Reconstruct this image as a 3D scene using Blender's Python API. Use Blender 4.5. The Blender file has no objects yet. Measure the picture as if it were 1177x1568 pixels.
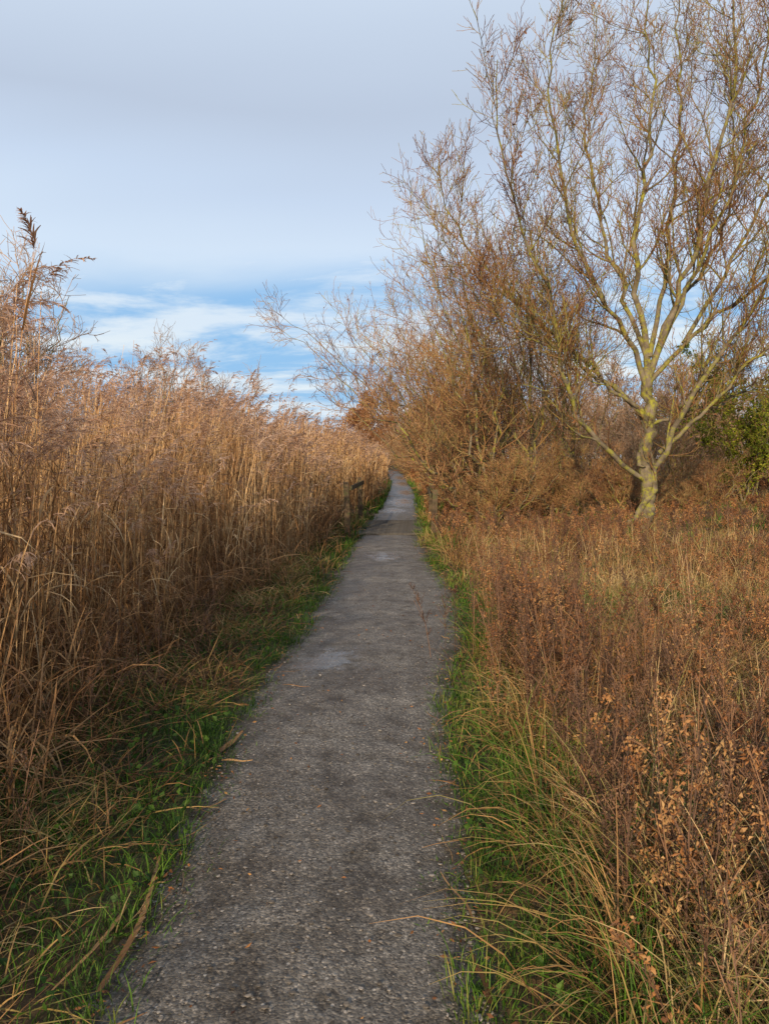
import bpy, math, bmesh
import numpy as np
from mathutils import Vector
rng=np.random.default_rng(11)
sc=bpy.context.scene
U=rng.uniform
# ------------------------------------------------------------ helpers
def nrm(v): return v/np.maximum(np.linalg.norm(v,axis=-1,keepdims=True),1e-9)
class MB:
    def __init__(s): s.V=[];s.F=[];s.M=[];s.T=[];s.H=[];s.n=0
    def add(s,V,F,mat,T,H):
        V=V.reshape(-1,3); F=F.reshape(-1,4)
        s.V.append(V); s.F.append(F+s.n); s.M.append(np.full(len(F),mat,np.int32))
        s.T.append(np.broadcast_to(T,(len(V),)) if np.ndim(T)==0 else T.reshape(-1)); s.H.append(np.broadcast_to(H,(len(V),)) if np.ndim(H)==0 else H.reshape(-1)); s.n+=len(V)
    def ribbon(s,P,W,side,mat=0,tint=None):
        N,K,_=P.shape
        if tint is None: tint=rng.random(N)
        W=np.broadcast_to(W,(N,K)); S=side[:,None,:]*W[:,:,None]*.5
        V=np.stack([P-S,P+S],2)
        i=np.arange(N)[:,None]*K*2+np.arange(K-1)[None,:]*2
        F=np.stack([i,i+1,i+3,i+2],-1)
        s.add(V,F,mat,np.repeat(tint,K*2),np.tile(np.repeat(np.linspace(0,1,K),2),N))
    def tube(s,P,R,m=3,mat=0,tint=None):
        N,K,_=P.shape
        if tint is None: tint=rng.random(N)
        R=np.broadcast_to(R,(N,K))
        d=nrm(P[:,-1]-P[:,0]); ref=np.where(np.abs(d[:,2:3])>.8,np.array([[1.,0,0]]),np.array([[0,0,1.]]))
        u=nrm(np.cross(d,ref)); v=np.cross(d,u)
        a=np.arange(m)/m*2*np.pi
        ring=np.cos(a)[None,:,None]*u[:,None]+np.sin(a)[None,:,None]*v[:,None]
        V=P[:,:,None,:]+ring[:,None]*R[:,:,None,None]
        b=np.arange(N)[:,None,None]*K*m+np.arange(K-1)[None,:,None]*m
        j=np.arange(m)[None,None,:]; j2=(j+1)%m
        F=np.stack([b+j,b+j2,b+m+j2,b+m+j],-1)
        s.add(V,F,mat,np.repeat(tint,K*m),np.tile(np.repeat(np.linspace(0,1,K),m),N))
    def leaf(s,C,D,L,W,mat=0,tint=None,curl=.25):
        N=len(C)
        if tint is None: tint=rng.random(N)
        D=nrm(D); sd=nrm(np.cross(D,rng.normal(size=(N,3)))); n=np.cross(D,sd)
        L=np.broadcast_to(L,(N,))[:,None]; W=np.broadcast_to(W,(N,))[:,None]
        c=curl*U(-1,1,(N,1))*L
        V=np.stack([C,C+D*L*.5+sd*W*.5+n*c,C+D*L,C+D*L*.5-sd*W*.5+n*c*.6],1)
        F=np.arange(N*4).reshape(N,4)
        s.add(V,F,mat,np.repeat(tint,4),np.tile([0,.5,1,.5],N))
    def mesh(s,name,mats,smooth=False):
        V=np.concatenate(s.V).astype(np.float32);F=np.concatenate(s.F).astype(np.int32)
        me=bpy.data.meshes.new(name); me.vertices.add(len(V)); me.vertices.foreach_set('co',V.ravel())
        me.loops.add(F.size); me.loops.foreach_set('vertex_index',F.ravel())
        me.polygons.add(len(F)); me.polygons.foreach_set('loop_start',np.arange(0,F.size,4,dtype=np.int32))
        me.polygons.foreach_set('material_index',np.concatenate(s.M))
        me.polygons.foreach_set('use_smooth',np.full(len(F),smooth))
        for nm,arr in (('tint',s.T),('tt',s.H)):
            a=me.attributes.new(nm,'FLOAT','POINT'); a.data.foreach_set('value',np.concatenate(arr).astype(np.float32))
        me.update(calc_edges=True)
        for m in mats: me.materials.append(m)
        return me
    def obj(s,name,mats,smooth=False):
        print(name,sum(len(f) for f in s.F)); return link(name,s.mesh(name,mats,smooth))
def link(name,me,parent=None):
    o=bpy.data.objects.new(name,me); sc.collection.objects.link(o)
    if parent: o.parent=parent
    return o
def rv(n): return nrm(rng.normal(size=(n,3)))
def wn(x,y,s=1.,o=0.):
    x=x*s+o*7.3;y=y*s+o*3.1
    return (np.sin(x*1.3+1.7*np.sin(y*.9+o))+np.sin(y*1.7+1.3*np.sin(x*1.1+2+o))+np.sin((x+y)*.8+o)+np.sin((x-y)*2.3+o*2)*.5)/3.5
# ------------------------------------------------------------ materials
def newmat(name):
    m=bpy.data.materials.new(name); m.use_nodes=True; nt=m.node_tree; nt.nodes.clear()
    return m,nt,nt.nodes,nt.links
def ramp(n,stops,interp='LINEAR'):
    r=n.new('ShaderNodeValToRGB'); cr=r.color_ramp; cr.interpolation=interp
    while len(cr.elements)<len(stops): cr.elements.new(.5)
    for e,(p,c) in zip(cr.elements,stops): e.position=p; e.color=(*c,1)
    return r
def vegmat(name,cols,base=.55,trans=.25,rough=.6,nscale=.7):
    m,nt,n,l=newmat(name)
    a=n.new('ShaderNodeAttribute'); a.attribute_name='tint'
    geo=n.new('ShaderNodeNewGeometry')
    no=n.new('ShaderNodeTexNoise'); no.inputs['Scale'].default_value=nscale; no.inputs['Detail'].default_value=3
    l.new(geo.outputs['Position'],no.inputs['Vector'])
    ad=n.new('ShaderNodeMath'); ad.operation='MULTIPLY_ADD'; ad.inputs[1].default_value=1.6; ad.inputs[2].default_value=-.8
    l.new(no.outputs['Fac'],ad.inputs[0])
    ad2=n.new('ShaderNodeMath'); ad2.operation='ADD'; ad2.use_clamp=True
    l.new(a.outputs['Fac'],ad2.inputs[0]); l.new(ad.outputs[0],ad2.inputs[1])
    k=len(cols); r=ramp(n,[(i/(k-1),c) for i,c in enumerate(cols)])
    l.new(ad2.outputs[0],r.inputs[0])
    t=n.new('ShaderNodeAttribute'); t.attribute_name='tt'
    mr=n.new('ShaderNodeMapRange'); mr.inputs[1].default_value=0;mr.inputs[2].default_value=.6;mr.inputs[3].default_value=base;mr.inputs[4].default_value=1  # colour darkens toward each base: painted shade, plus wet dead stalk bases
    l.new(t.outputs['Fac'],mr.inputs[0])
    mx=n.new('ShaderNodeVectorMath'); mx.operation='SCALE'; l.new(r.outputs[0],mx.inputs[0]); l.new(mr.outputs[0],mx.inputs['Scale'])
    p=n.new('ShaderNodeBsdfPrincipled'); p.inputs['Roughness'].default_value=rough; p.inputs['Specular IOR Level'].default_value=.3
    l.new(mx.outputs[0],p.inputs['Base Color'])
    out=n.new('ShaderNodeOutputMaterial')
    if trans>0:
        tr=n.new('ShaderNodeBsdfTranslucent'); l.new(mx.outputs[0],tr.inputs[0])
        ms=n.new('ShaderNodeMixShader'); ms.inputs[0].default_value=trans
        l.new(p.outputs[0],ms.inputs[1]); l.new(tr.outputs[0],ms.inputs[2]); l.new(ms.outputs[0],out.inputs[0])
    else: l.new(p.outputs[0],out.inputs[0])
    return m
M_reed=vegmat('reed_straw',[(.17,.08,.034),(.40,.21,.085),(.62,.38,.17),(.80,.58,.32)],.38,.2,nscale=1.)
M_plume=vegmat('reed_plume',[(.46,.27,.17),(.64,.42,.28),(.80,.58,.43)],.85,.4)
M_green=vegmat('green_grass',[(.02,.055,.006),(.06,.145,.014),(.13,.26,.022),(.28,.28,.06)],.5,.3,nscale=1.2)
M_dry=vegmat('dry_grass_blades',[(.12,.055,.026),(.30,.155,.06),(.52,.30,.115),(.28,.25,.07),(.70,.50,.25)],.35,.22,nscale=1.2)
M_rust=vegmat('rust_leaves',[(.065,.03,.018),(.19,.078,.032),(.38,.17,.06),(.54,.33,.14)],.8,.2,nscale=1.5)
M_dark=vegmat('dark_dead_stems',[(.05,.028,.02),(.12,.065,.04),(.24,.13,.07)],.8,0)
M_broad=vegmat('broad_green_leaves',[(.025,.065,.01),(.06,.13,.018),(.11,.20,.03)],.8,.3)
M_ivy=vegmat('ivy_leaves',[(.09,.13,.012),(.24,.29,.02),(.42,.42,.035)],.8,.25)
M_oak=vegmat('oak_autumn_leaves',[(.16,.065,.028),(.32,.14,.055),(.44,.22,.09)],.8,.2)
def barkmat(name,c1,c2,lichen,amount,scale=5):
    m,nt,n,l=newmat(name)
    tc=n.new('ShaderNodeTexCoord')
    a=n.new('ShaderNodeTexNoise'); a.inputs['Scale'].default_value=scale; a.inputs['Detail'].default_value=6; l.new(tc.outputs['Object'],a.inputs['Vector'])
    r=ramp(n,[(.3,c1),(.65,c2)]); l.new(a.outputs['Fac'],r.inputs[0])
    b=n.new('ShaderNodeTexNoise'); b.inputs['Scale'].default_value=scale*1.3; b.inputs['Detail'].default_value=7; b.inputs['Roughness'].default_value=.75; l.new(tc.outputs['Object'],b.inputs['Vector'])
    rb=ramp(n,[(.66-amount*.3,(0,0,0)),(.78-amount*.3,(1,1,1))]); l.new(b.outputs['Fac'],rb.inputs[0])
    mx=n.new('ShaderNodeMix'); mx.data_type='RGBA'; l.new(rb.outputs[0],mx.inputs['Factor']); l.new(r.outputs[0],mx.inputs['A']); mx.inputs['B'].default_value=(*lichen,1)
    p=n.new('ShaderNodeBsdfPrincipled'); p.inputs['Roughness'].default_value=.85; p.inputs['Specular IOR Level'].default_value=.2; l.new(mx.outputs['Result'],p.inputs['Base Color'])
    bp=n.new('ShaderNodeBump'); bp.inputs['Strength'].default_value=.8; bp.inputs['Distance'].default_value=.04; l.new(b.outputs['Fac'],bp.inputs['Height']); l.new(bp.outputs[0],p.inputs['Normal'])
    o=n.new('ShaderNodeOutputMaterial'); l.new(p.outputs[0],o.inputs[0]); return m
M_bark=barkmat('lichen_bark',(.065,.05,.032),(.23,.19,.135),(.29,.28,.045),.60)
M_twig=vegmat('twigs_lichen',[(.10,.042,.024),(.23,.105,.045),(.34,.19,.07),(.29,.27,.06)],1,0)
M_twig2=vegmat('twigs_brown',[(.10,.045,.025),(.21,.105,.05),(.36,.19,.08),(.27,.21,.08)],1,0)
M_twig3=vegmat('twigs_grey',[(.20,.13,.085),(.34,.23,.15),(.44,.31,.21)],1,0)
M_wood=barkmat('weathered_wood',(.05,.036,.025),(.15,.105,.065),(.09,.10,.04),.5,9)
M_deck=barkmat('grit_coated_deck',(.07,.064,.057),(.13,.12,.106),(.16,.145,.125),.4,14)
def groundmat():
    m,nt,n,l=newmat('soil_and_moss')
    g=n.new('ShaderNodeNewGeometry')
    a=n.new('ShaderNodeTexNoise'); a.inputs['Scale'].default_value=.5;a.inputs['Detail'].default_value=8;a.inputs['Roughness'].default_value=.65;l.new(g.outputs['Position'],a.inputs['Vector'])
    b=n.new('ShaderNodeTexNoise'); b.inputs['Scale'].default_value=14;b.inputs['Detail'].default_value=6;l.new(g.outputs['Position'],b.inputs['Vector'])
    r=ramp(n,[(.3,(.04,.033,.016)),(.45,(.05,.055,.018)),(.55,(.10,.06,.03)),(.7,(.17,.10,.045))]);l.new(a.outputs['Fac'],r.inputs[0])
    r2=ramp(n,[(.3,(.5,.5,.5)),(.7,(1.3,1.25,1.1))]);l.new(b.outputs['Fac'],r2.inputs[0])
    mx=n.new('ShaderNodeVectorMath');mx.operation='MULTIPLY';l.new(r.outputs[0],mx.inputs[0]);l.new(r2.outputs[0],mx.inputs[1])
    p=n.new('ShaderNodeBsdfPrincipled');p.inputs['Roughness'].default_value=.95;l.new(mx.outputs[0],p.inputs['Base Color'])
    bp=n.new('ShaderNodeBump');bp.inputs['Strength'].default_value=.8;bp.inputs['Distance'].default_value=.05;l.new(b.outputs['Fac'],bp.inputs['Height']);l.new(bp.outputs[0],p.inputs['Normal'])
    o=n.new('ShaderNodeOutputMaterial');l.new(p.outputs[0],o.inputs[0]);return m
def pathmat():
    m,nt,n,l=newmat('damp_compacted_gravel')
    g=n.new('ShaderNodeNewGeometry'); pos=g.outputs['Position']
    def noise(s,d=5,r=.6):
        a=n.new('ShaderNodeTexNoise'); a.inputs['Scale'].default_value=s;a.inputs['Detail'].default_value=d;a.inputs['Roughness'].default_value=r;l.new(pos,a.inputs['Vector']);return a.outputs['Fac']
    def math_(op,x,y=None,z=None,cl=False):
        q=n.new('ShaderNodeMath');q.operation=op;q.use_clamp=cl
        for i,v in enumerate((x,y,z)):
            if v is None: continue
            if isinstance(v,(int,float)): q.inputs[i].default_value=v
            else: l.new(v,q.inputs[i])
        return q.outputs[0]
    big=noise(1.6,8,.72); med=noise(6,6,.65); grit=noise(55,5,.75)
    v=n.new('ShaderNodeTexVoronoi'); v.inputs['Scale'].default_value=110; l.new(pos,v.inputs['Vector'])
    v2=n.new('ShaderNodeTexVoronoi'); v2.inputs['Scale'].default_value=45; l.new(pos,v2.inputs['Vector'])
    base=ramp(n,[(.34,(.075,.063,.049)),(.45,(.122,.110,.095)),(.54,(.160,.148,.132)),(.7,(.225,.211,.19))]); l.new(big,base.inputs[0])
    st=ramp(n,[(0,(.42,.40,.38)),(.4,(.82,.82,.82)),(.8,(1.14,1.13,1.11)),(1,(2.0,1.96,1.9))]) 
    sep=n.new('ShaderNodeSeparateColor'); l.new(v.outputs['Color'],sep.inputs[0]); l.new(sep.outputs[0],st.inputs[0])
    gr=ramp(n,[(.3,(.55,.52,.49)),(.5,(1,1,1)),(.7,(1.4,1.38,1.35))]); l.new(grit,gr.inputs[0])
    md=ramp(n,[(.35,(.58,.54,.48)),(.5,(1,1,1)),(.65,(1.15,1.15,1.15))]); l.new(med,md.inputs[0])
    mx=n.new('ShaderNodeVectorMath');mx.operation='MULTIPLY';l.new(base.outputs[0],mx.inputs[0]);l.new(st.outputs[0],mx.inputs[1])
    mxa=n.new('ShaderNodeVectorMath');mxa.operation='MULTIPLY';l.new(mx.outputs[0],mxa.inputs[0]);l.new(md.outputs[0],mxa.inputs[1])
    mx2=n.new('ShaderNodeVectorMath');mx2.operation='MULTIPLY';l.new(mxa.outputs[0],mx2.inputs[0]);l.new(gr.outputs[0],mx2.inputs[1])
    at=n.new('ShaderNodeAttribute'); at.attribute_name='tt'
    ed=math_('MULTIPLY_ADD',math_('SUBTRACT',noise(9,7,.72),.5),.95,at.outputs['Fac'])
    er=n.new('ShaderNodeMapRange');er.inputs[1].default_value=.80;er.inputs[2].default_value=.96;er.inputs[4].default_value=.9;l.new(ed,er.inputs[0])
    soil=ramp(n,[(.35,(.03,.024,.015)),(.55,(.065,.048,.03)),(.7,(.05,.06,.02))]); l.new(grit,soil.inputs[0])
    mxe=n.new('ShaderNodeMix');mxe.data_type='RGBA';l.new(er.outputs[0],mxe.inputs['Factor']);l.new(mx2.outputs[0],mxe.inputs['A']);l.new(soil.outputs[0],mxe.inputs['B'])
    s2=n.new('ShaderNodeSeparateColor'); l.new(v2.outputs['Color'],s2.inputs[0])
    chip=math_('MULTIPLY',math_('GREATER_THAN',s2.outputs[1],.94),math_('LESS_THAN',v2.outputs['Distance'],.25))
    mx3=n.new('ShaderNodeMix');mx3.data_type='RGBA';l.new(math_('MULTIPLY',chip,.75),mx3.inputs['Factor']);l.new(mxe.outputs['Result'],mx3.inputs['A']);mx3.inputs['B'].default_value=(.46,.43,.39,1)
    wet=None
    for (px,py,rx_,ry_,k_) in ((-.44,5.85,.42,.52,1.),(.0,12.1,.45,.9,.75),(.3,22.5,.6,2.2,.7),(.6,27,.7,4,.9),(.95,34,.7,5,.9),(1.0,45,.8,8,.9),(1.1,58,.8,9,.9)):
        mp=n.new('ShaderNodeVectorMath');mp.operation='SUBTRACT';l.new(pos,mp.inputs[0]);mp.inputs[1].default_value=(px,py,0)
        ms=n.new('ShaderNodeVectorMath');ms.operation='MULTIPLY';l.new(mp.outputs[0],ms.inputs[0]);ms.inputs[1].default_value=(1/rx_,1/ry_,0)
        ln=n.new('ShaderNodeVectorMath');ln.operation='LENGTH';l.new(ms.outputs[0],ln.inputs[0])
        w=math_('MULTIPLY',math_('SUBTRACT',1.0,ln.outputs['Value'],cl=True),k_)
        wet=w if wet is None else math_('MAXIMUM',wet,w)
    wm=math_('MULTIPLY',math_('MULTIPLY_ADD',math_('SUBTRACT',med,.5),2.2,wet),math_('GREATER_THAN',wet,.02))
    wr=n.new('ShaderNodeMapRange');wr.inputs[1].default_value=.2;wr.inputs[2].default_value=.62;l.new(wm,wr.inputs[0])
    damp=n.new('ShaderNodeMapRange');damp.inputs[1].default_value=.4;damp.inputs[2].default_value=.6;damp.inputs[3].default_value=.40;damp.inputs[4].default_value=.64;l.new(big,damp.inputs[0])
    rg=math_('MULTIPLY_ADD',wr.outputs[0],-.42,damp.outputs[0],True); rg=math_('MAXIMUM',rg,.11)
    dk=math_('MULTIPLY_ADD',wr.outputs[0],-.35,1.0)
    mx4=n.new('ShaderNodeVectorMath');mx4.operation='SCALE';l.new(mx3.outputs['Result'],mx4.inputs[0]);l.new(dk,mx4.inputs['Scale'])
    p=n.new('ShaderNodeBsdfPrincipled');l.new(mx4.outputs[0],p.inputs['Base Color']);l.new(rg,p.inputs['Roughness'])
    hgt=math_('ADD',math_('MULTIPLY',v.outputs['Distance'],-.5),math_('MULTIPLY_ADD',grit,1.1,math_('MULTIPLY',med,4.)))
    bp=n.new('ShaderNodeBump');bp.inputs['Distance'].default_value=.008;l.new(hgt,bp.inputs['Height'])
    l.new(math_('MULTIPLY_ADD',wr.outputs[0],-.78,.9),bp.inputs['Strength']);l.new(bp.outputs[0],p.inputs['Normal'])
    o=n.new('ShaderNodeOutputMaterial');l.new(p.outputs[0],o.inputs[0]);return m
M_ground=groundmat(); M_path=pathmat()
# ------------------------------------------------------------ path / ground
yk=[-6,0,2,4.6,5.4,6.2,7.3,9.2,11,13,14.6,20.8,28,37,60,85,100,112]
Lk=[-.8,-.8,-.81,-.86,-.85,-.80,-.72,-.66,-.64,-.56,-.50,-.25,.05,.28,.5,.4,-1.2,-4]
Rk=[.25,.25,.28,.36,.46,.60,.74,.82,.70,.63,.64,.90,1.15,1.38,1.6,1.4,-.1,-2.8]
yf=np.arange(-6,112,.1); ker=np.ones(13)/13
def sm(v):
    a=np.interp(yf,yk,v); return np.convolve(np.pad(a,6,mode='edge'),ker,'valid')
Lf=sm(Lk);Rf=sm(Rk)
pl=lambda y:np.interp(y,yf,Lf); pr=lambda y:np.interp(y,yf,Rf)
def gh(x,y):
    d=np.maximum(np.maximum(pl(y)-x,x-pr(y)),0)
    f=np.clip((d-.25)/1.5,0,1)
    return f*(.07*wn(x,y,1.1)+.05*wn(x,y,.4,2)+.04)+np.clip(d/.25,0,1)*.012
xs=np.concatenate([[-500,-250,-120,-60,-35,-22,-16],np.arange(-12,14,.14),[17,22,35,60,120,250,500]])
ys=np.concatenate([[-60,-25,-10],np.arange(-5,36,.22),np.arange(36,112,1.5),[130,160,220,320,500,900]])
X,Y=np.meshgrid(xs,ys); Z=gh(X,Y)
b=MB(); ny,nx=X.shape
i=(np.arange(ny-1)[:,None]*nx+np.arange(nx-1)[None,:])
b.add(np.stack([X,Y,Z],-1),np.stack([i,i+1,i+nx+1,i+nx],-1),0,0.,0.); b.obj('ground',[M_ground],True)
b=MB(); yy=np.concatenate([np.arange(-4,30,.04),np.arange(30,111,.5)]); K=29
jit=lambda o:.05*wn(yy,yy*0,1.7,o)+.045*wn(yy,yy*0,5.3,o+1)+.03*wn(yy,yy*0,17,o+2)
ln_=pl(yy)-.03+jit(0); rn_=pr(yy)+.03+jit(5)
s=np.linspace(0,1,K); X=ln_[:,None]*(1-s)+rn_[:,None]*s; Y=np.repeat(yy[:,None],K,1)
Z=.006+.022*(1-(2*s-1)**2)[None]+.005*wn(X,Y,3.)*(1-(2*s-1)**4)[None]
i=(np.arange(len(yy)-1)[:,None]*K+np.arange(K-1)[None,:])
b.add(np.stack([X,Y,Z],-1),np.stack([i,i+1,i+K+1,i+K],-1),0,0.,np.tile(np.abs(2*s-1),len(yy))); b.obj('gravel_path',[M_path],True)
def pebbles():
    N=6500; y=1.6+9*rng.random(N)**1.6; e=rng.random(N)
    w=pr(y)-pl(y); side=rng.random(N)
    f=np.where(side<.45,.5+.52*np.sign(U(-1,1,N))*(1-.22*rng.random(N)**1.5),e); x=pl(y)+w*f
    r=.002+.007*rng.random(N)**4
    base=np.array([[1,0,0],[0,1,0],[-1,0,0],[0,-1,0],[.6,.6,.6],[-.6,.6,.65],[-.6,-.6,.6],[.6,-.6,.6]],float)
    V=base[None]*U(.65,1.35,(N,8,1))*r[:,None,None]*np.stack([U(.8,1.5,N),U(.8,1.2,N),U(.5,.9,N)],-1)[:,None]
    V=V+np.stack([x,y,.010+.02*(1-(2*f-1)**2)],-1)[:,None]
    q=np.array([[4,5,6,7],[0,1,5,4],[1,2,6,5],[2,3,7,6],[3,0,4,7]])
    b=MB(); b.add(V,(np.arange(N)[:,None,None]*8+q[None]),0,np.repeat(rng.random(N),8),1.)
    b.obj('loose_gravel',[vegmat('gravel_stone',[(.06,.05,.04),(.15,.132,.112),(.34,.31,.28)],1,0,.7)])
pebbles()
# ------------------------------------------------------------ plants
def arc(B,az,th0,droop,L,K,power=1.4,clamp=True):
    N=len(B); s=(np.arange(K-1)+.5)/(K-1)
    th=th0[:,None]+droop[:,None]*s[None]**power; st=(L/(K-1))[:,None]
    r=np.concatenate([np.zeros((N,1)),np.cumsum(np.sin(th)*st,1)],1); z=np.concatenate([np.zeros((N,1)),np.cumsum(np.cos(th)*st,1)],1)
    P=np.stack([B[:,0:1]+r*np.cos(az)[:,None],B[:,1:2]+r*np.sin(az)[:,None],B[:,2:3]+z],-1)
    if clamp: P[:,:,2]=np.maximum(P[:,:,2],gh(P[:,:,0],P[:,:,1])+.008)
    return P
def taper(K,a=.7,tip=.12): 
    s=np.linspace(0,1,K); return a+(1-a)*np.minimum(s*4,1) - (1-tip)*np.clip((s-.35)/.65,0,1)**1.3
def sd(az,tw=.6):
    n=len(az); v=np.stack([-np.sin(az),np.cos(az),U(-tw,tw,n)],-1); return nrm(v+rng.normal(size=(n,3))*.25)
def xyz(x,y,dz=0): return np.stack([x,y,gh(x,y)+dz],-1)
def scatter(x0,x1,y0,y1,dens,test):
    n=int((x1-x0)*(y1-y0)*dens); x=U(x0,x1,n);y=U(y0,y1,n); k=test(x,y)&(np.abs(x)<.6*y+2.)&(np.hypot(x,y)>1.2)
    return x[k],y[k]
rk_y=[0,2,3.7,5,7,9,11,12.5,13.5,19,21,30,40,60,90,112]; rk_x=[-1.75,-1.75,-1.8,-1.95,-1.9,-1.7,-1.4,-1.25,-1.25,-1.15,-.75,-.3,-.05,.2,.1,-2]
rx=lambda y:np.interp(y,rk_y,rk_x)
b=MB()
def reeds(x,y,hs,nl,nr,lw,pw,plumep=.85,K=6,hv=.1,thin=False):
    N=len(x)
    if N==0: return
    d=np.hypot(x,y); B=xyz(x,y)
    edge=np.clip((rx(y)-x)/1.3,0,1)
    h=hs*(1 if thin else (.66+.34*edge)*(1+.15*wn(x,y,.8,5)))*rng.normal(1,hv,N)
    if not thin: h=np.where(rng.random(N)<.18,h*U(.4,.8,N),h)
    fa=wn(x,y,.9,9)*2.2; az=fa+rng.normal(.2,.9,N); th=np.abs(rng.normal(.05,.07,N))+.10*np.clip(wn(x,y,1.7,12),0,1)
    br=(rng.random(N)<.13) if not thin else np.zeros(N,bool)
    th=np.where(br,U(.25,1.0,N),th); out=br&((edge<.7)|(y<6)); h=np.where(br,h*U(.3,.7,N),h); az=np.where(out,rng.normal(2.6,.9,N),az)
    dr=np.abs(rng.normal(.12,.16,N)); P=arc(B,az,th,dr,h,K,2.2)
    s=np.linspace(0,1,K); ws=np.maximum(1,(d/10))**.75
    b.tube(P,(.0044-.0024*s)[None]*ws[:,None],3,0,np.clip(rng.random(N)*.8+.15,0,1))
    ii=np.repeat(np.arange(N),nl); t=U(.08,.84,len(ii)); f=t*(K-1); k=np.minimum(f.astype(int),K-2); w=(f-k)[:,None]
    C=P[ii,k]*(1-w)+P[ii,k+1]*w; n=len(ii); a=U(0,2*np.pi,n)
    hang=rng.random(n)<.4
    LP=arc(C,a,np.where(hang,U(.6,1.6,n),U(.1,.5,n)),np.where(hang,U(.8,1.7,n),U(.1,1.6,n)),U(.2,.5,n),5,1.2)
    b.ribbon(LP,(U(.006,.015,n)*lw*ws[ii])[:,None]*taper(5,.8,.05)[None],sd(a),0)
    pi=np.where((rng.random(N)<plumep)&(~br))[0]; m=len(pi)
    if m==0 or nr==0: return
    ii=np.repeat(pi,nr); n=len(ii); T=P[ii,-1]; D=nrm(P[ii,-1]-P[ii,-2]); u=rng.random(n)**.8
    pa=np.repeat(rng.normal(.2,.8,m),nr); pd=np.repeat(U(.4,1.5,m),nr); pl_=np.repeat(U(.2,.36,m),nr)
    C=T-D*.03+D*(u*pl_*np.cos(pd*u))[:,None]+np.stack([np.cos(pa),np.sin(pa),0*pa],-1)*(u*pl_*np.sin(pd*u*1.2))[:,None]
    a=pa+rng.normal(0,.7,n)
    LP=arc(C,a,U(.15,.7,n)+pd*.8,U(.4,1.5,n),(1.2-u)*U(.07,.15,n),4,1,False)
    b.ribbon(LP,(U(.004,.009,n)*pw*ws[ii])[:,None]*taper(4,.6,.4)[None],sd(a),1,np.clip(np.repeat(rng.random(m),nr)*.7+.3*rng.random(n),0,1))
inr=lambda x,y:(x<rx(y)+.2*wn(x,y,2.3))
gap=lambda x,y:rng.random(len(x))<np.clip(.62+.7*wn(x,y,2.6,7),.06,1)
x,y=scatter(-7,0,1.0,8.5,120,lambda x,y:inr(x,y)&(x>rx(y)-2.4)&(rng.random(len(x))<np.clip(.25+(rx(y)-x)*1.,0,1))&gap(x,y))
reeds(x,y,2.15,6,44,1,1.15)
x,y=scatter(-11,0,8.5,16,95,lambda x,y:inr(x,y)&(x>rx(y)-2.8)&gap(x,y)); reeds(x,y,2.2,5,26,1,1.7)
x,y=scatter(-12,0,4,16,20,lambda x,y:inr(x,y)&(x<=rx(y)-2.4)); reeds(x,y,2.3,2,28,1,1.7)
x,y=scatter(-20,.6,16,32,22,lambda x,y:inr(x,y)&(x>rx(y)-11)); reeds(x,y,2.35,3,15,1.2,2.2,K=5)
x,y=scatter(-45,1,32,100,4.5,lambda x,y:inr(x,y)); reeds(x,y,2.35,3,9,1.6,2.7,K=4)
tx=np.array([-1.98,-2.05,-2.2,-2.35,-2.5,-2.75,-2.15,-2.45,-3.3,-3.05,-3.6,-4.3,-5.0,-4.1,-2.3,-2.6,-2.9,-3.8]);ty=np.array([3.9,4.2,4.0,4.5,4.8,5.4,4.6,5.0,8.2,7.9,8.8,9.4,10.5,11.5,4.3,5.3,5.9,7.2])
reeds(tx,ty,2.4,5,80,1,1.2,1.,8,.05,True)
x,y=scatter(-16,-.5,9,34,1.2,lambda x,y:x<rx(y)-.5); reeds(x,y,2.7,3,40,1,1.9,1.,7,.07,True)
n=1700; x=U(-7.5,-2.0,n); y=U(-13,2.6,n); k=(np.hypot(x,y)>1.7)&((y<1)|(x<-.6*y-1.8)); reeds(x[k],y[k],2.15,3,9,1.3,2.5,K=4)  # reeds out of view behind the camera, added for the shadows they cast
for (y0,y1,dn,L1) in ((1,9,360,1.),(9,18,150,1.),(18,40,34,1.1)):
    x,y=scatter(-9,.6,y0,y1,dn,lambda x,y:(x<rx(y)+.28+.2*wn(x,y,2.,2))&(x>rx(y)-2.6)); n=len(x); az=U(0,2*np.pi,n)
    P=arc(xyz(x,y,U(0,.5,n)*rng.random(n)),az,U(0,1.3,n),U(.2,1.9,n),U(.2,.65,n)*L1,5)
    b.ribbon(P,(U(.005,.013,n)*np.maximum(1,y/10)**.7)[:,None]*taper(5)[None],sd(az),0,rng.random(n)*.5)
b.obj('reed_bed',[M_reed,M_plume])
# verge
b=MB()
def tufts(x,y,M,L0,L1,w,mat,t0=(0,.5),dr=(.3,1.6),spread=.04,K=5,tint=None,dz=0):
    N=len(x)
    if N==0:return
    ii=np.repeat(np.arange(N),M); n=len(ii); sc_=np.repeat(U(.6,1.25,N),M)
    X=x[ii]+rng.normal(0,spread,n)*sc_; Y=y[ii]+rng.normal(0,spread,n)*sc_
    az=np.arctan2(Y-y[ii],X-x[ii])+rng.normal(0,.8,n)
    P=arc(xyz(X,Y,dz),az,U(*t0,n),U(*dr,n),U(L0,L1,n)*sc_,K)
    tn=np.clip(np.repeat(rng.random(N),M)*.6+rng.random(n)*.4,0,1) if tint is None else np.clip(tint[ii]+rng.normal(0,.15,n),0,1)
    k=np.maximum(1,np.hypot(X,Y)/7)**.7
    b.ribbon(P,(U(.6,1.3,n)*w*k)[:,None]*taper(K)[None],sd(az),mat,tn)
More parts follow.
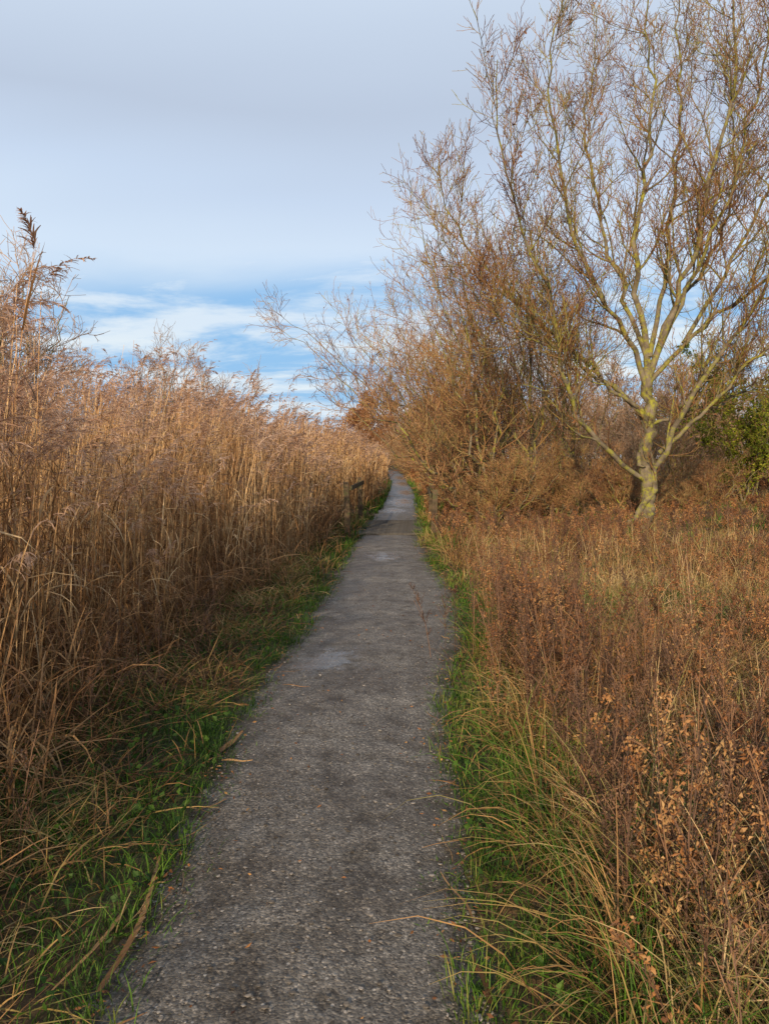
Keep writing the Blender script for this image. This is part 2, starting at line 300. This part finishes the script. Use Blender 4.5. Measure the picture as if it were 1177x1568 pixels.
def band(y0,y1,dn,lo,hi,side):
    def tst(x,y):
        d=(pl(y)-x) if side<0 else (x-pr(y)); return (d>lo+.05*wn(x,y,4.,3))&(d<hi(y)+.12*wn(x,y,3.))
    return scatter(-6,6,y0,y1,dn,tst)
hiL=lambda y:np.maximum(pl(y)-rx(y)+.1,.25)
hiR=lambda y:np.interp(y,[0,3,6,12,20],[.6,.6,.45,.4,.3])
for side,hi in ((-1,hiL),(1,hiR)):
    dim=(lambda n:rng.random(n)*.55) if side<0 else (lambda n:rng.random(n))  # left verge grass gets only darker tints, painting its shade into the colour
    for (a0,a1,dn,M,l0,l1,w_,K_) in ((1,5,200,13,.04,.14,.0042,5),(5,10,120,10,.05,.15,.005,5),(10,20,60,9,.06,.19,.006,4),(20,50,22,7,.1,.26,.008,4)):
        x,y=band(a0,a1,dn,-.02,hi,side); tufts(x,y,M,l0,l1,w_,0,K=K_,tint=dim(len(x)))
    x,y=band(1.3,12,560,-.14,lambda y:y*0+.12,side); k=wn(x,y,3.1,6)>-.3; tufts(x[k],y[k],5,.012,.055,.004,0,t0=(.2,1.2),K=3,spread=.03)
    x,y=band(1,8,24,.1,hi,side); tufts(x,y,8,.1,.3,.005,1,t0=(.4,1.3),dr=(.3,1.4))
    x,y=band(8,20,16,.1,hi,side); tufts(x,y,9,.12,.38,.007,1,t0=(.2,1.1),dr=(.3,1.4))
    x,y=band(1.3,9,240,.03,hi,side); n=len(x); D=rv(n);D[:,2]=np.abs(D[:,2])*.5+.15
    b.leaf(xyz(x,y,U(.01,.09,n)),D,U(.02,.05,n),U(.015,.032,n),2)
x,y=scatter(-4,-.8,1,11,95,lambda x,y:(x<pl(y)-.32-.2*wn(x,y,2.,6))); tufts(x,y,11,.08,.34,.0055,1,t0=(.7,1.55),dr=(0,1.),spread=.1,dz=.03,tint=rng.random(len(x))*.55)
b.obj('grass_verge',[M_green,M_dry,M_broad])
# right field
b=MB()
fld=lambda lo:(lambda x,y:(x>pr(y)+lo+.15*wn(x,y,2.5)))
x,y=scatter(0,6,1,6,36,fld(.36)); tufts(x,y,40,.2,.6,.005,0,t0=(.1,1.3),dr=(.6,2.4),spread=.09,K=6)
x,y=scatter(0,11,6,14,19,fld(.36)); tufts(x,y,30,.18,.48,.006,0,t0=(.1,1.3),dr=(.5,2.1),spread=.1)
x,y=scatter(0,22,14,30,7,fld(.3)); tufts(x,y,22,.15,.38,.007,0,t0=(.05,1.1),dr=(.5,2.),spread=.13)
x,y=scatter(0,45,30,75,1.,fld(.3)); tufts(x,y,20,.3,.6,.010,0,t0=(.05,.9),dr=(.5,2.),spread=.2,K=4)
gt=lambda x,y:fld(.16)(x,y)&(wn(x,y,1.1,4)>.0)
x,y=scatter(0,4,1,8,15,gt); tufts(x,y,40,.2,.5,.0045,1,t0=(.0,.7),dr=(.5,1.9),spread=.06,K=6)
x,y=scatter(0,20,8,24,3,gt); tufts(x,y,24,.15,.38,.007,1,t0=(.0,.6),dr=(.4,1.7),spread=.08)
x,y=scatter(0,6,1.5,9,2.6,fld(.4)); tufts(x,y,140,.35,.68,.0042,0,t0=(.1,.8),dr=(.9,2.1),spread=.07,K=7,tint=U(.2,1,len(x)))
x,y=scatter(0,10,1.5,12,7,fld(.5)); tufts(x,y,4,.45,.75,.004,0,t0=(0,.35),dr=(.1,.8),tint=np.full(len(x),.9))
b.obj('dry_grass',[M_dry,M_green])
b=MB()
def herbs(x,y,h0,h1,nb,nlf,ls,mat,cl=.5,stemr=.003):
    N=len(x)
    if N==0:return
    h=U(h0,h1,N); az=U(0,6.28,N); K=6; d=np.hypot(x,y); ws=np.maximum(1,d/8)**.7
    P=arc(xyz(x,y),az,np.abs(rng.normal(0,.16,N)),rng.normal(.15,.3,N),h,K,1.5)
    b.tube(P,(stemr*(1-.6*np.linspace(0,1,K)))[None]*ws[:,None],3,1)
    ii=np.repeat(np.arange(N),nb); n=len(ii); t=U(.2,.98,n); f=t*(K-1);k=np.minimum(f.astype(int),K-2);w=(f-k)[:,None]
    C=P[ii,k]*(1-w)+P[ii,k+1]*w; a=U(0,6.28,n); bl=U(.08,.26,n)*(1.2-t)
    Q=arc(C,a,U(.3,.9,n),U(-.5,.5,n),bl,4); b.tube(Q,(.0016*ws[ii])[:,None]*np.ones((1,4)),3,1)
    jj=np.repeat(np.arange(n),nlf); m=len(jj); f=U(.2,1,m)*3;k=np.minimum(f.astype(int),2);w=(f-k)[:,None]
    C=Q[jj,k]*(1-w)+Q[jj,k+1]*w+rng.normal(0,.01,(m,3)); D=rv(m);D[:,2]-=cl
    tn=np.clip(np.repeat(rng.random(N),nb*nlf)*.6+rng.random(m)*.4,0,1)
    b.leaf(C,D,U(.5,1.4,m)*ls*ws[ii][jj],U(.25,.6,m)*ls*ws[ii][jj],mat,tn,.45)
hp=lambda o,th,lo=.45:(lambda x,y:fld(lo)(x,y)&(wn(x,y,.9,o)>th))
x,y=scatter(0,6,1.4,7,30,hp(1,.05)); herbs(x,y,.35,.8,12,7,.021,0)
x,y=scatter(0,3,3.6,9,36,lambda x,y:(x>pr(y)+.25)&(x<pr(y)+.9+.2*wn(x,y,2.))&(wn(x,y,1.3,8)>-.05)); herbs(x,y,.5,1.08,13,7,.018,0)
for (cx,cy,r_,nn,hh) in ((1.05,2.3,.16,10,.85),(1.4,2.65,.2,12,.85),(.95,3.0,.12,6,.8),(1.8,2.7,.25,12,.8),(2.2,3.6,.3,16,.85),(1.15,5.3,.2,14,1.2),(.98,6.2,.18,12,1.15),(1.7,4.6,.2,10,.9)):
    x=rng.normal(cx,r_,nn);y=rng.normal(cy,r_,nn); herbs(x,y,hh*.6,hh,15,8,.022,0,.6,.004)
    x=rng.normal(cx,r_,nn);y=rng.normal(cy,r_,nn); herbs(x,y,hh*.5,hh*.9,22,13,.012,1,.2)
x,y=scatter(0,10,7,16,14,hp(1,-.05,.25)); herbs(x,y,.25,.62,10,6,.023,0)
x,y=scatter(0,22,16,32,4,hp(2,-.2,.3)); herbs(x,y,.25,.55,9,6,.032,0)
x,y=scatter(0,45,32,70,.8,hp(2,-.2,.3)); herbs(x,y,.4,.9,9,5,.06,0)
x,y=scatter(0,5,1.4,7,28,hp(6,-.05)); herbs(x,y,.35,.8,16,9,.012,1,0)
x,y=scatter(0,10,7,18,9,hp(7,-.05)); herbs(x,y,.25,.6,12,6,.018,1,0)
x,y=scatter(0,9,1.2,12,340,lambda x,y:fld(.35)(x,y)&(wn(x,y,1.5,3)>-.25)); n=len(x); D=rv(n)
b.leaf(xyz(x,y,U(.02,.3,n)),D,U(.012,.034,n)*np.maximum(1,y/7)**.6,U(.006,.018,n)*np.maximum(1,y/7)**.6,0,rng.random(n)*.8,.4)
x,y=scatter(-3,-1.,1.6,7,14,lambda x,y:(x<pl(y)-.5)); herbs(x,y,.25,.7,8,5,.016,1,0)
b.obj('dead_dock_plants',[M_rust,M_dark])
b=MB()
N=750; y=1.7+12*rng.random(N)**1.5; sgn=np.where(rng.random(N)<.55,-1,1); off=np.abs(rng.normal(0,.11,N)); x=np.where(sgn<0,pl(y)-.08+off,pr(y)+.08-off)
N2=120; y2=U(1.8,9,N2); x=np.concatenate([x,pl(y2)+(pr(y2)-pl(y2))*rng.random(N2)]); y=np.concatenate([y,y2]); n=len(x)
D=rv(n);D[:,2]*=.12
b.leaf(np.stack([x,y,np.full(n,.034)],-1),D,U(.010,.032,n),U(.005,.015,n),0,rng.random(n)*.9,.15)
b.obj('fallen_leaves',[M_rust])
b=MB()
segs=[((-.84,2.15),(-.86,3.05),.010),((-.84,3.3),(-.72,3.42),.016),((-.9,2.6),(-.97,2.1),.006),((-.66,3.45),(-.5,3.5),.004),((.30,2.1),(.28,2.35),.010),((.3,2.5),(.22,2.8),.005),((-.88,4.0),(-.8,4.3),.014),((-.7,5.2),(-.5,5.15),.004)]
for _ in range(130):
    yy_=U(1.9,14); q=pl(yy_)-.07+abs(rng.normal(0,.08)) if rng.random()<.65 else pr(yy_)+.03-abs(rng.normal(0,.07)); a=rng.normal(1.57,.7); L_=U(.05,.25); segs.append(((q,yy_),(q+L_*math.cos(a),yy_+L_*math.sin(a)),U(.0015,.007)))
for (p,q,w) in segs:
    t=np.linspace(0,1,7)[:,None]; P=np.array(p)*(1-t)+np.array(q)*t; L_=np.hypot(q[0]-p[0],q[1]-p[1]); P[:,0]+=.03*L_*np.sin(t[:,0]*5)
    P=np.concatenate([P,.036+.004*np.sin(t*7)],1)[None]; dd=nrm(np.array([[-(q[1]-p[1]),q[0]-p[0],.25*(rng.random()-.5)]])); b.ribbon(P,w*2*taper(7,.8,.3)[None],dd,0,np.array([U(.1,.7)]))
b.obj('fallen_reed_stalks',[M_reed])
# ------------------------------------------------------------ woody plants
def spawn(P,R,n,t0,t1,ang,L,up,wob,K,rs,rmin,rcap=1,fall=.5):
    N,Kp,_=P.shape; ii=np.repeat(np.arange(N),n); m=len(ii)
    t=t0+(t1-t0)*((np.tile(np.arange(n),N)+rng.random(m))/n)
    f=t*(Kp-1);k=np.minimum(f.astype(int),Kp-2);w=(f-k)
    pos=P[ii,k]*(1-w[:,None])+P[ii,k+1]*w[:,None]; tan=nrm(P[ii,k+1]-P[ii,k]); r0=R[ii,k]*(1-w)+R[ii,k+1]*w
    pp=nrm(np.cross(tan,rv(m))); a=U(*ang,m)[:,None]; d=tan*np.cos(a)+pp*np.sin(a)
    Ln=U(*L,m)*(1-fall*t); pts=[pos]
    for j in range(K-1):
        d=nrm(d+np.array([0,0,up/K])+rng.normal(size=(m,3))*wob); pos=pos+d*(Ln/(K-1))[:,None]; pts.append(pos)
    rb=np.minimum(r0*rs,rcap); s=np.linspace(0,1,K)[None]
    return np.stack(pts,1),np.maximum(rb[:,None]*(1-.75*s),rmin)
def onb(P,n):
    N,K,_=P.shape; ii=rng.integers(0,N,n); f=rng.random(n)*(K-1);k=np.minimum(f.astype(int),K-2);w=(f-k)[:,None]; return P[ii,k]*(1-w)+P[ii,k+1]*w
def smoothpath(pts,K=25):
    pts=np.array(pts,float); d=np.concatenate([[0],np.cumsum(np.linalg.norm(np.diff(pts,axis=0),axis=1))]); s=np.linspace(0,d[-1],K)
    Q=np.stack([np.interp(s,d,pts[:,i]) for i in range(3)],1)
    for _ in range(2): Q[1:-1]=.25*Q[:-2]+.5*Q[1:-1]+.25*Q[2:]
    return Q
S=72.
def limb(px,dy,r0,r1):
    pts=[((a-985)/S,0,(815-c)/S) for a,c in px]; n=len(pts)
    pts=[(p[0],dy*(i/(n-1))**1.2,p[2]) for i,p in enumerate(pts)]
    Q=smoothpath(pts); Q[3:-1]+=rng.normal(0,.042,Q[3:-1].shape); return Q,np.maximum(r0+(r1-r0)*np.linspace(0,1,25)**.7,.009)
b=MB()
limbs=[limb([(985,824),(992,765),(984,700),(990,640),(990,575)],.0,.155,.12),
 limb([(960,826),(978,790),(1000,745),(1010,690),(1034,640),(1058,580),(1110,520),(1150,430),(1180,330),(1190,200)],-1.,.08,.009),
 limb([(990,600),(985,520),(965,430),(977,330),(1003,200),(985,90),(990,-30)],.6,.085,.009),
 limb([(990,590),(1010,520),(1042,430),(1060,320),(1080,200),(1075,60),(1085,-80)],-1.,.075,.009),
 limb([(992,620),(960,540),(905,480),(862,400),(832,300),(815,170),(838,80)],-1.6,.068,.009),
 limb([(988,650),(930,590),(860,530),(800,480),(750,420),(700,340),(672,240)],1.,.062,.009),
 limb([(995,745),(950,722),(915,690),(872,650),(845,580),(835,510),(790,430),(750,330),(742,210)],-2.,.068,.009),
 limb([(990,660),(1050,640),(1110,630),(1180,600),(1250,540)],1.5,.045,.009),
 limb([(992,580),(1030,480),(1100,400),(1145,300),(1155,180),(1135,60)],2.,.062,.009),
 limb([(990,570),(950,450),(925,330),(905,220),(930,110),(940,0)],2.,.06,.009),
 limb([(988,600),(1040,540),(1130,470),(1220,400),(1290,300),(1320,180)],-.5,.055,.009),
 limb([(990,560),(1020,420),(1030,300),(1040,150),(1035,0),(1050,-90)],1.,.06,.009),
 limb([(985,640),(920,600),(880,560),(815,545),(740,500),(690,450)],-1.,.045,.009),
 limb([(1008,700),(1060,650),(1120,560),(1200,520),(1260,440),(1290,380)],-2.,.05,.009),
 limb([(1000,560),(1050,440),(1100,320),(1130,180),(1150,40),(1170,-60)],-.4,.055,.009),
 limb([(1040,540),(1110,420),(1170,300),(1200,150),(1215,20)],.5,.05,.009),
 limb([(992,800),(975,790),(958,812),(950,826)],-.25,.06,.035),
 limb([(990,800),(1000,780),(985,745),(975,700)],-.1,.06,.045)]
LP=np.array([q for q,_ in limbs]);LR=np.array([r for _,r in limbs])
b.tube(LP,LR,8,0)
main=LP[1:16];mr=LR[1:16]
P1,R1=spawn(main,mr,22,.16,.97,(.5,1.1),(1.1,2.7),1.4,.15,10,.55,.0065,.032,.5)
b.tube(P1,R1,5,0)
P1b,R1b=spawn(main,mr,30,.12,1.,(.5,1.2),(.4,1.2),1.0,.16,6,.4,.005,.011,.3)
P2,R2=spawn(P1,R1,13,.1,1.,(.5,1.1),(.35,1.15),1.,.17,7,.6,.005,.009,.5)
b.tube(P2,R2,3,1);b.tube(P1b,R1b,3,1)
P3,R3=spawn(np.concatenate([P2[:,::2],P1b[:,[0,2,4,5]]]),np.concatenate([R2[:,::2],R1b[:,[0,2,4,5]]]),5,.1,1.,(.5,1.2),(.12,.45),.7,.18,4,.8,.0038,.005,.4)
b.tube(P3,R3,3,1)
C=onb(P3,1300); b.leaf(C,rv(len(C))-np.array([0,0,.6]),U(.04,.08,len(C)),U(.025,.05,len(C)),2)
C=onb(P3,18000); b.leaf(C,rv(len(C))+np.array([0,0,.5]),U(.015,.035,len(C)),U(.008,.014,len(C)),1)
o=b.obj('hazel_tree',[M_bark,M_twig,M_oak],True); o.location=(5.5,16.4,gh(5.5,16.4)-.03); o.scale=(1.03,1.03,1.03)
def shrub(name,mt,nst,H,spread,seed,n1=11,n2=8,n3=5,leaves=0,lmat=None,rmin=.0045,lsz=(.03,.06),lean=0,bow=.1,up=1.,zlo=.12):
    global rng,U
    rng=np.random.default_rng(seed);U=rng.uniform
    b=MB(); az=U(0,6.28,nst); tilt=np.abs(rng.normal(0,1,nst))*.25*spread+.08; B=np.stack([rng.normal(0,.25,nst),rng.normal(0,.25,nst),np.full(nst,-.1)],-1)
    P=arc(B,az,np.clip(tilt,0,1.15),rng.normal(bow,.2,nst),H*U(.6,1.08,nst),14,1.,False)
    P[:,:,0]+=lean*np.linspace(0,1,14)[None]**1.3
    P[:,1:]+=rng.normal(0,.09,P[:,1:].shape); R=U(.02,.05,nst)[:,None]*(1-.85*np.linspace(0,1,14))[None]
    b.tube(P,R,5,0)
    P1,R1=spawn(P,R,n1,zlo,.97,(.4,1.1),(.18*H,.38*H),up,.18,8,.55,.0055,.018,.6); b.tube(P1,R1,4,1)
    P2,R2=spawn(P1,R1,n2,.1,1.,(.45,1.15),(.07*H,.18*H),.7*up,.2,6,.6,rmin,.008,.5); b.tube(P2,R2,3,1)
    P3,R3=spawn(P2,R2,n3,.1,1.,(.5,1.2),(.15,.45),.4*up,.2,4,.8,rmin*.8,.005,.4); b.tube(P3,R3,3,1)
    if leaves:
        C=onb(P3,leaves); b.leaf(C,rv(leaves)-np.array([0,0,.3]),U(*lsz,leaves),U(lsz[0]*.6,lsz[1]*.7,leaves),2)
    me=b.mesh(name,[M_bark,mt,lmat or M_rust],False); print(name,len(me.polygons)); return me
sT=shrub('tall_willow',M_twig,11,9.4,1.6,8,12,8,4,500,M_oak,lean=-1.3,up=1.1,zlo=.22)
sA=shrub('willow_shrub',M_twig2,13,6.6,1.9,1,10,7,4,700,M_oak)
sB=shrub('willow_shrub_b',M_twig2,15,6.8,1.6,2,10,7,4,500,M_oak,lean=-1.1,up=.9,rmin=.005,zlo=.2)
sC=shrub('grey_shrub',M_twig3,20,4.2,1.1,3,10,7,4)
sD=shrub('bramble_thicket',M_twig2,20,3.0,2.4,4,9,7,4,2500,M_rust)
sI=shrub('ivy_shrub',M_twig2,14,5.5,1.1,5,10,7,3,24000,M_ivy,lsz=(.06,.11))
sF=shrub('far_shrub',M_twig3,18,5.5,1.7,6,10,7,3,1800,M_oak,rmin=.010,lsz=(.05,.10))
def put(me,name,x,y,s=1,rz=0,sz=None):
    o=link(name,me); o.location=(x,y,float(gh(np.array(x),np.array(y)))-.02); o.scale=(s,s,sz or s); o.rotation_euler=(0,0,rz); return o
put(sT,'willow_tree',3.9,20.5,1.04,0.); put(sT,'willow_tree',6.4,26,1.05,-.4); put(sT,'willow_tree',3.8,34,.85,.3); put(sT,'willow_tree',2.9,25.5,.9,-.25)
put(sB,'willow_shrub',2.5,19.3,1.,.0); put(sB,'willow_shrub',3.2,23.5,1.1,.6); put(sA,'willow_shrub',4.4,29,.85,3.9)
put(sA,'willow_shrub',3.4,44,.8,1.); put(sB,'willow_shrub',3.4,55,.85,.3); put(sA,'willow_shrub',10.5,28,.75,5.)
put(sB,'willow_shrub',2.9,68,.85,.2); put(sA,'willow_shrub',2.6,84,.85,2.2)
for k,(x,y,s) in enumerate(((2.7,18.4,.65),(4.2,19,.7),(2.6,24,.7),(6.3,20.5,.7),(2.9,31,.75),(8.8,21.5,.65),(3.2,39,.8),(3.,49,.8),(2.8,61,.9),(2.6,76,.9))): put(sD,'bramble_thicket',x,y,s,k*1.3)
for k,(x,y,s) in enumerate(((-7.6,14.5,1.22),(-9.3,17,1.35),(-4.9,19,.98),(-6.2,20,.98),(-5.5,27,.85),(-12,24,1.2),(-4.,34,.85),(-2.6,58,.8),(-5,70,.9))): put(sC,'grey_shrub',x,y,s,k*1.7)
put(sI,'ivy_covered_tree',12.,25.5,.9,0.); put(sI,'ivy_covered_tree',15.5,28,.8,2.)
xs_=[(9,40,1.1),(12.5,37,1.),(16,40,1.2),(19,36,1.),(22,39,1.15),(25,41,1.1),(14,46,1.3),(20,48,1.4),(6,48,1.1),(9,56,1.3),(28,46,1.3),(4.5,75,1.2),(8,80,1.4),(13,60,1.4),(3.6,92,1.3),(18,66,1.5),(26,62,1.5),(1.8,104,1.3),(5,98,1.5),(.6,112,1.3),(3.2,60,1.05),(-3.5,116,1.3)]
for k,(x,y,s) in enumerate(xs_): put(sF,'hedgerow_bush',x,y,s,k*2.1)
rng=np.random.default_rng(77);U=rng.uniform
b=MB()
def blobtree(cx,cy,H,W,n,mat,w=.05,L=(.3,.9)):
    P=np.array([[[cx,cy,-.2],[cx+.1,cy,H*.3],[cx,cy,H*.75]]]); b.tube(P,np.array([[.3,.22,.06]])*H/9,6,1)
    k=22; cl=np.stack([rng.normal(0,W*.28,k)+cx,rng.normal(0,W*.28,k)+cy,H*U(.25,.85,k)],-1); ii=rng.integers(0,k,n)
    C=cl[ii]+rv(n)*(W*.2*rng.random(n)**.4)[:,None]; D=nrm(C-np.array([cx,cy,H*.2]))+rng.normal(0,.45,(n,3)); D[:,2]+=.4
    b.leaf(C,D,U(*L,n),U(.5,1.4,n)*w,mat,None,.1)
for k in range(46):
    cy=U(120,170); cx=U(-70,75)
    if -6<cx<2: cx+=9
    blobtree(cx,cy,(U(5,7) if cx<0 else U(8,12)),U(5,9),1500,0 if rng.random()<.25 else 1,.10)
b.obj('distant_trees',[M_oak,M_twig3])
b=MB(); blobtree(-2.,104,10.5,6.5,15000,0,.15,(.12,.3)); b.obj('oak_tree',[M_oak,M_twig3])
# ------------------------------------------------------------ footbridge
emp=bpy.data.objects.new('wooden_footbridge',None); sc.collection.objects.link(emp)
def box(name,c,sz,rot=(0,0,0),mat=M_wood):
    bm=bmesh.new(); bmesh.ops.create_cube(bm,size=1); bmesh.ops.scale(bm,vec=sz,verts=bm.verts)
    bmesh.ops.bevel(bm,geom=bm.edges[:],offset=.006,segments=2,affect='EDGES')
    me=bpy.data.meshes.new(name); bm.to_mesh(me); bm.free(); me.materials.append(mat)
    o=link(name,me,emp); o.location=c; o.rotation_euler=rot; return o
for k in range(22):
    yy_=15.6+k*.152; xl=float(pl(yy_))-.12; xr=float(pr(yy_))+.12
    box('deck_plank_%d'%(k+1),((xl+xr)/2,yy_,.037+.002*(k%3)),(xr-xl,.145,.03),mat=M_deck)
for sd_,f in ((-1,pl),(1,pr)):
    prev=None
    for k,yy_ in enumerate((15.3,18.9)):
        x_=float(f(yy_))+sd_*(.27 if sd_<0 else .32); hh=1.1 if sd_<0 else .95
        box('post_%s_%d'%('l' if sd_<0 else 'r',k+1),(x_,yy_,hh/2-.1),(.11,.11,hh+.2),(0,.03*sd_,0))
        if prev:
            dx=x_-prev[0];dy=yy_-prev[1];L_=math.hypot(dx,dy)
            box('rail',((x_+prev[0])/2-sd_*.079,(yy_+prev[1])/2,hh-.12),(.04,L_+.1,.09),(0,0,-math.atan2(dx,dy)))
        prev=(x_,yy_)
# ------------------------------------------------------------ world
w=bpy.data.worlds.new('World'); sc.world=w; w.use_nodes=True; nt=w.node_tree; n=nt.nodes; l=nt.links; n.clear()
SUN_EL=math.radians(19); SUN_AZ=math.radians(195)
sky=n.new('ShaderNodeTexSky'); sky.sky_type='NISHITA'; sky.sun_disc=False; sky.sun_elevation=SUN_EL; sky.sun_rotation=SUN_AZ
tc=n.new('ShaderNodeTexCoord'); sp=n.new('ShaderNodeSeparateXYZ'); l.new(tc.outputs['Generated'],sp.inputs[0])
def mth(op,x,y=None,z=None,cl=False):
    q=n.new('ShaderNodeMath');q.operation=op;q.use_clamp=cl
    for i,v in enumerate((x,y,z)):
        if v is None: continue
        if isinstance(v,(int,float)): q.inputs[i].default_value=v
        else: l.new(v,q.inputs[i])
    return q.outputs[0]
def mapr(x,a,b_,c_=0,d_=1):
    q=n.new('ShaderNodeMapRange'); q.interpolation_type='SMOOTHSTEP'; q.inputs[1].default_value=a;q.inputs[2].default_value=b_;q.inputs[3].default_value=c_;q.inputs[4].default_value=d_; l.new(x,q.inputs[0]); return q.outputs[0]
def mixc(f,a,b_):
    q=n.new('ShaderNodeMix');q.data_type='RGBA'
    if isinstance(f,float): q.inputs['Factor'].default_value=f
    else: l.new(f,q.inputs['Factor'])
    for s_,v in (('A',a),('B',b_)):
        if isinstance(v,tuple): q.inputs[s_].default_value=(*v,1)
        else: l.new(v,q.inputs[s_])
    return q.outputs['Result']
zz=mth('MAXIMUM',sp.outputs[2],0.0); den=mth('ADD',zz,.14)
cb=n.new('ShaderNodeCombineXYZ'); l.new(mth('DIVIDE',sp.outputs[0],den),cb.inputs[0]); l.new(mth('DIVIDE',sp.outputs[1],den),cb.inputs[1])
def wnoise(sc3,loc,d=6,r=.55,dist=.5):
    mp=n.new('ShaderNodeMapping'); mp.inputs['Scale'].default_value=sc3; mp.inputs['Location'].default_value=loc; mp.inputs['Rotation'].default_value=(0,0,.3); l.new(cb.outputs[0],mp.inputs[0])
    a=n.new('ShaderNodeTexNoise'); a.inputs['Scale'].default_value=1;a.inputs['Detail'].default_value=d;a.inputs['Roughness'].default_value=r;a.inputs['Distortion'].default_value=dist;l.new(mp.outputs[0],a.inputs['Vector']);return a.outputs['Fac']
n1=wnoise((.5,.9,1),(3,1,0)); n2=wnoise((1.3,2.1,1),(0.4,5.3,0),10,.62,.3); n3=wnoise((.3,.8,1),(8,2,0),3,.5,.2)
zn=mth('MULTIPLY_ADD',mth('SUBTRACT',n1,.5),.12,zz)
ov=mapr(zn,.17,.26); wi=mapr(n2,.38,.62,0,.95)
mask=mth('MAXIMUM',mth('MAXIMUM',ov,wi),mapr(zz,.0,.08,.8,0))
blue=mixc(.8,sky.outputs[0],(2.7,5.5,9.2))
zc=mth('MULTIPLY_ADD',mth('SUBTRACT',n3,.5),.22,zz)
cr=ramp(n,[(.0,(.84,.91,.95)),(.14,(.80,.89,.95)),(.24,(.66,.79,.95)),(.31,(.58,.70,.88)),(.37,(.51,.60,.75)),(.44,(.57,.67,.82)),(.52,(.64,.75,.90)),(.8,(.40,.46,.56))]); l.new(zc,cr.inputs[0])
scl=n.new('ShaderNodeVectorMath');scl.operation='SCALE';l.new(cr.outputs[0],scl.inputs[0]);scl.inputs['Scale'].default_value=10.
bg=n.new('ShaderNodeBackground');bg.inputs[1].default_value=.1;l.new(mixc(mask,blue,scl.outputs[0]),bg.inputs[0])
o=n.new('ShaderNodeOutputWorld');l.new(bg.outputs[0],o.inputs[0])
sl=bpy.data.lights.new('sun','SUN'); sl.energy=5.; sl.angle=math.radians(.8); sl.color=(1,.78,.52)
so=bpy.data.objects.new('sun',sl); sc.collection.objects.link(so)
dv=Vector((math.sin(SUN_AZ)*math.cos(SUN_EL),math.cos(SUN_AZ)*math.cos(SUN_EL),math.sin(SUN_EL)))
so.rotation_euler=dv.to_track_quat('Z','Y').to_euler(); so.location=(-4,-8,8)
c=bpy.data.cameras.new('camera'); c.sensor_fit='VERTICAL'; c.sensor_height=24; c.lens=18.03; c.clip_end=3000; c.clip_start=.05
co=bpy.data.objects.new('camera',c); sc.collection.objects.link(co); co.location=(0,0,1.6); co.rotation_euler=(math.radians(85.9),0,0)
sc.camera=co
sc.view_settings.view_transform='Standard'; sc.view_settings.look='None'; sc.view_settings.exposure=0
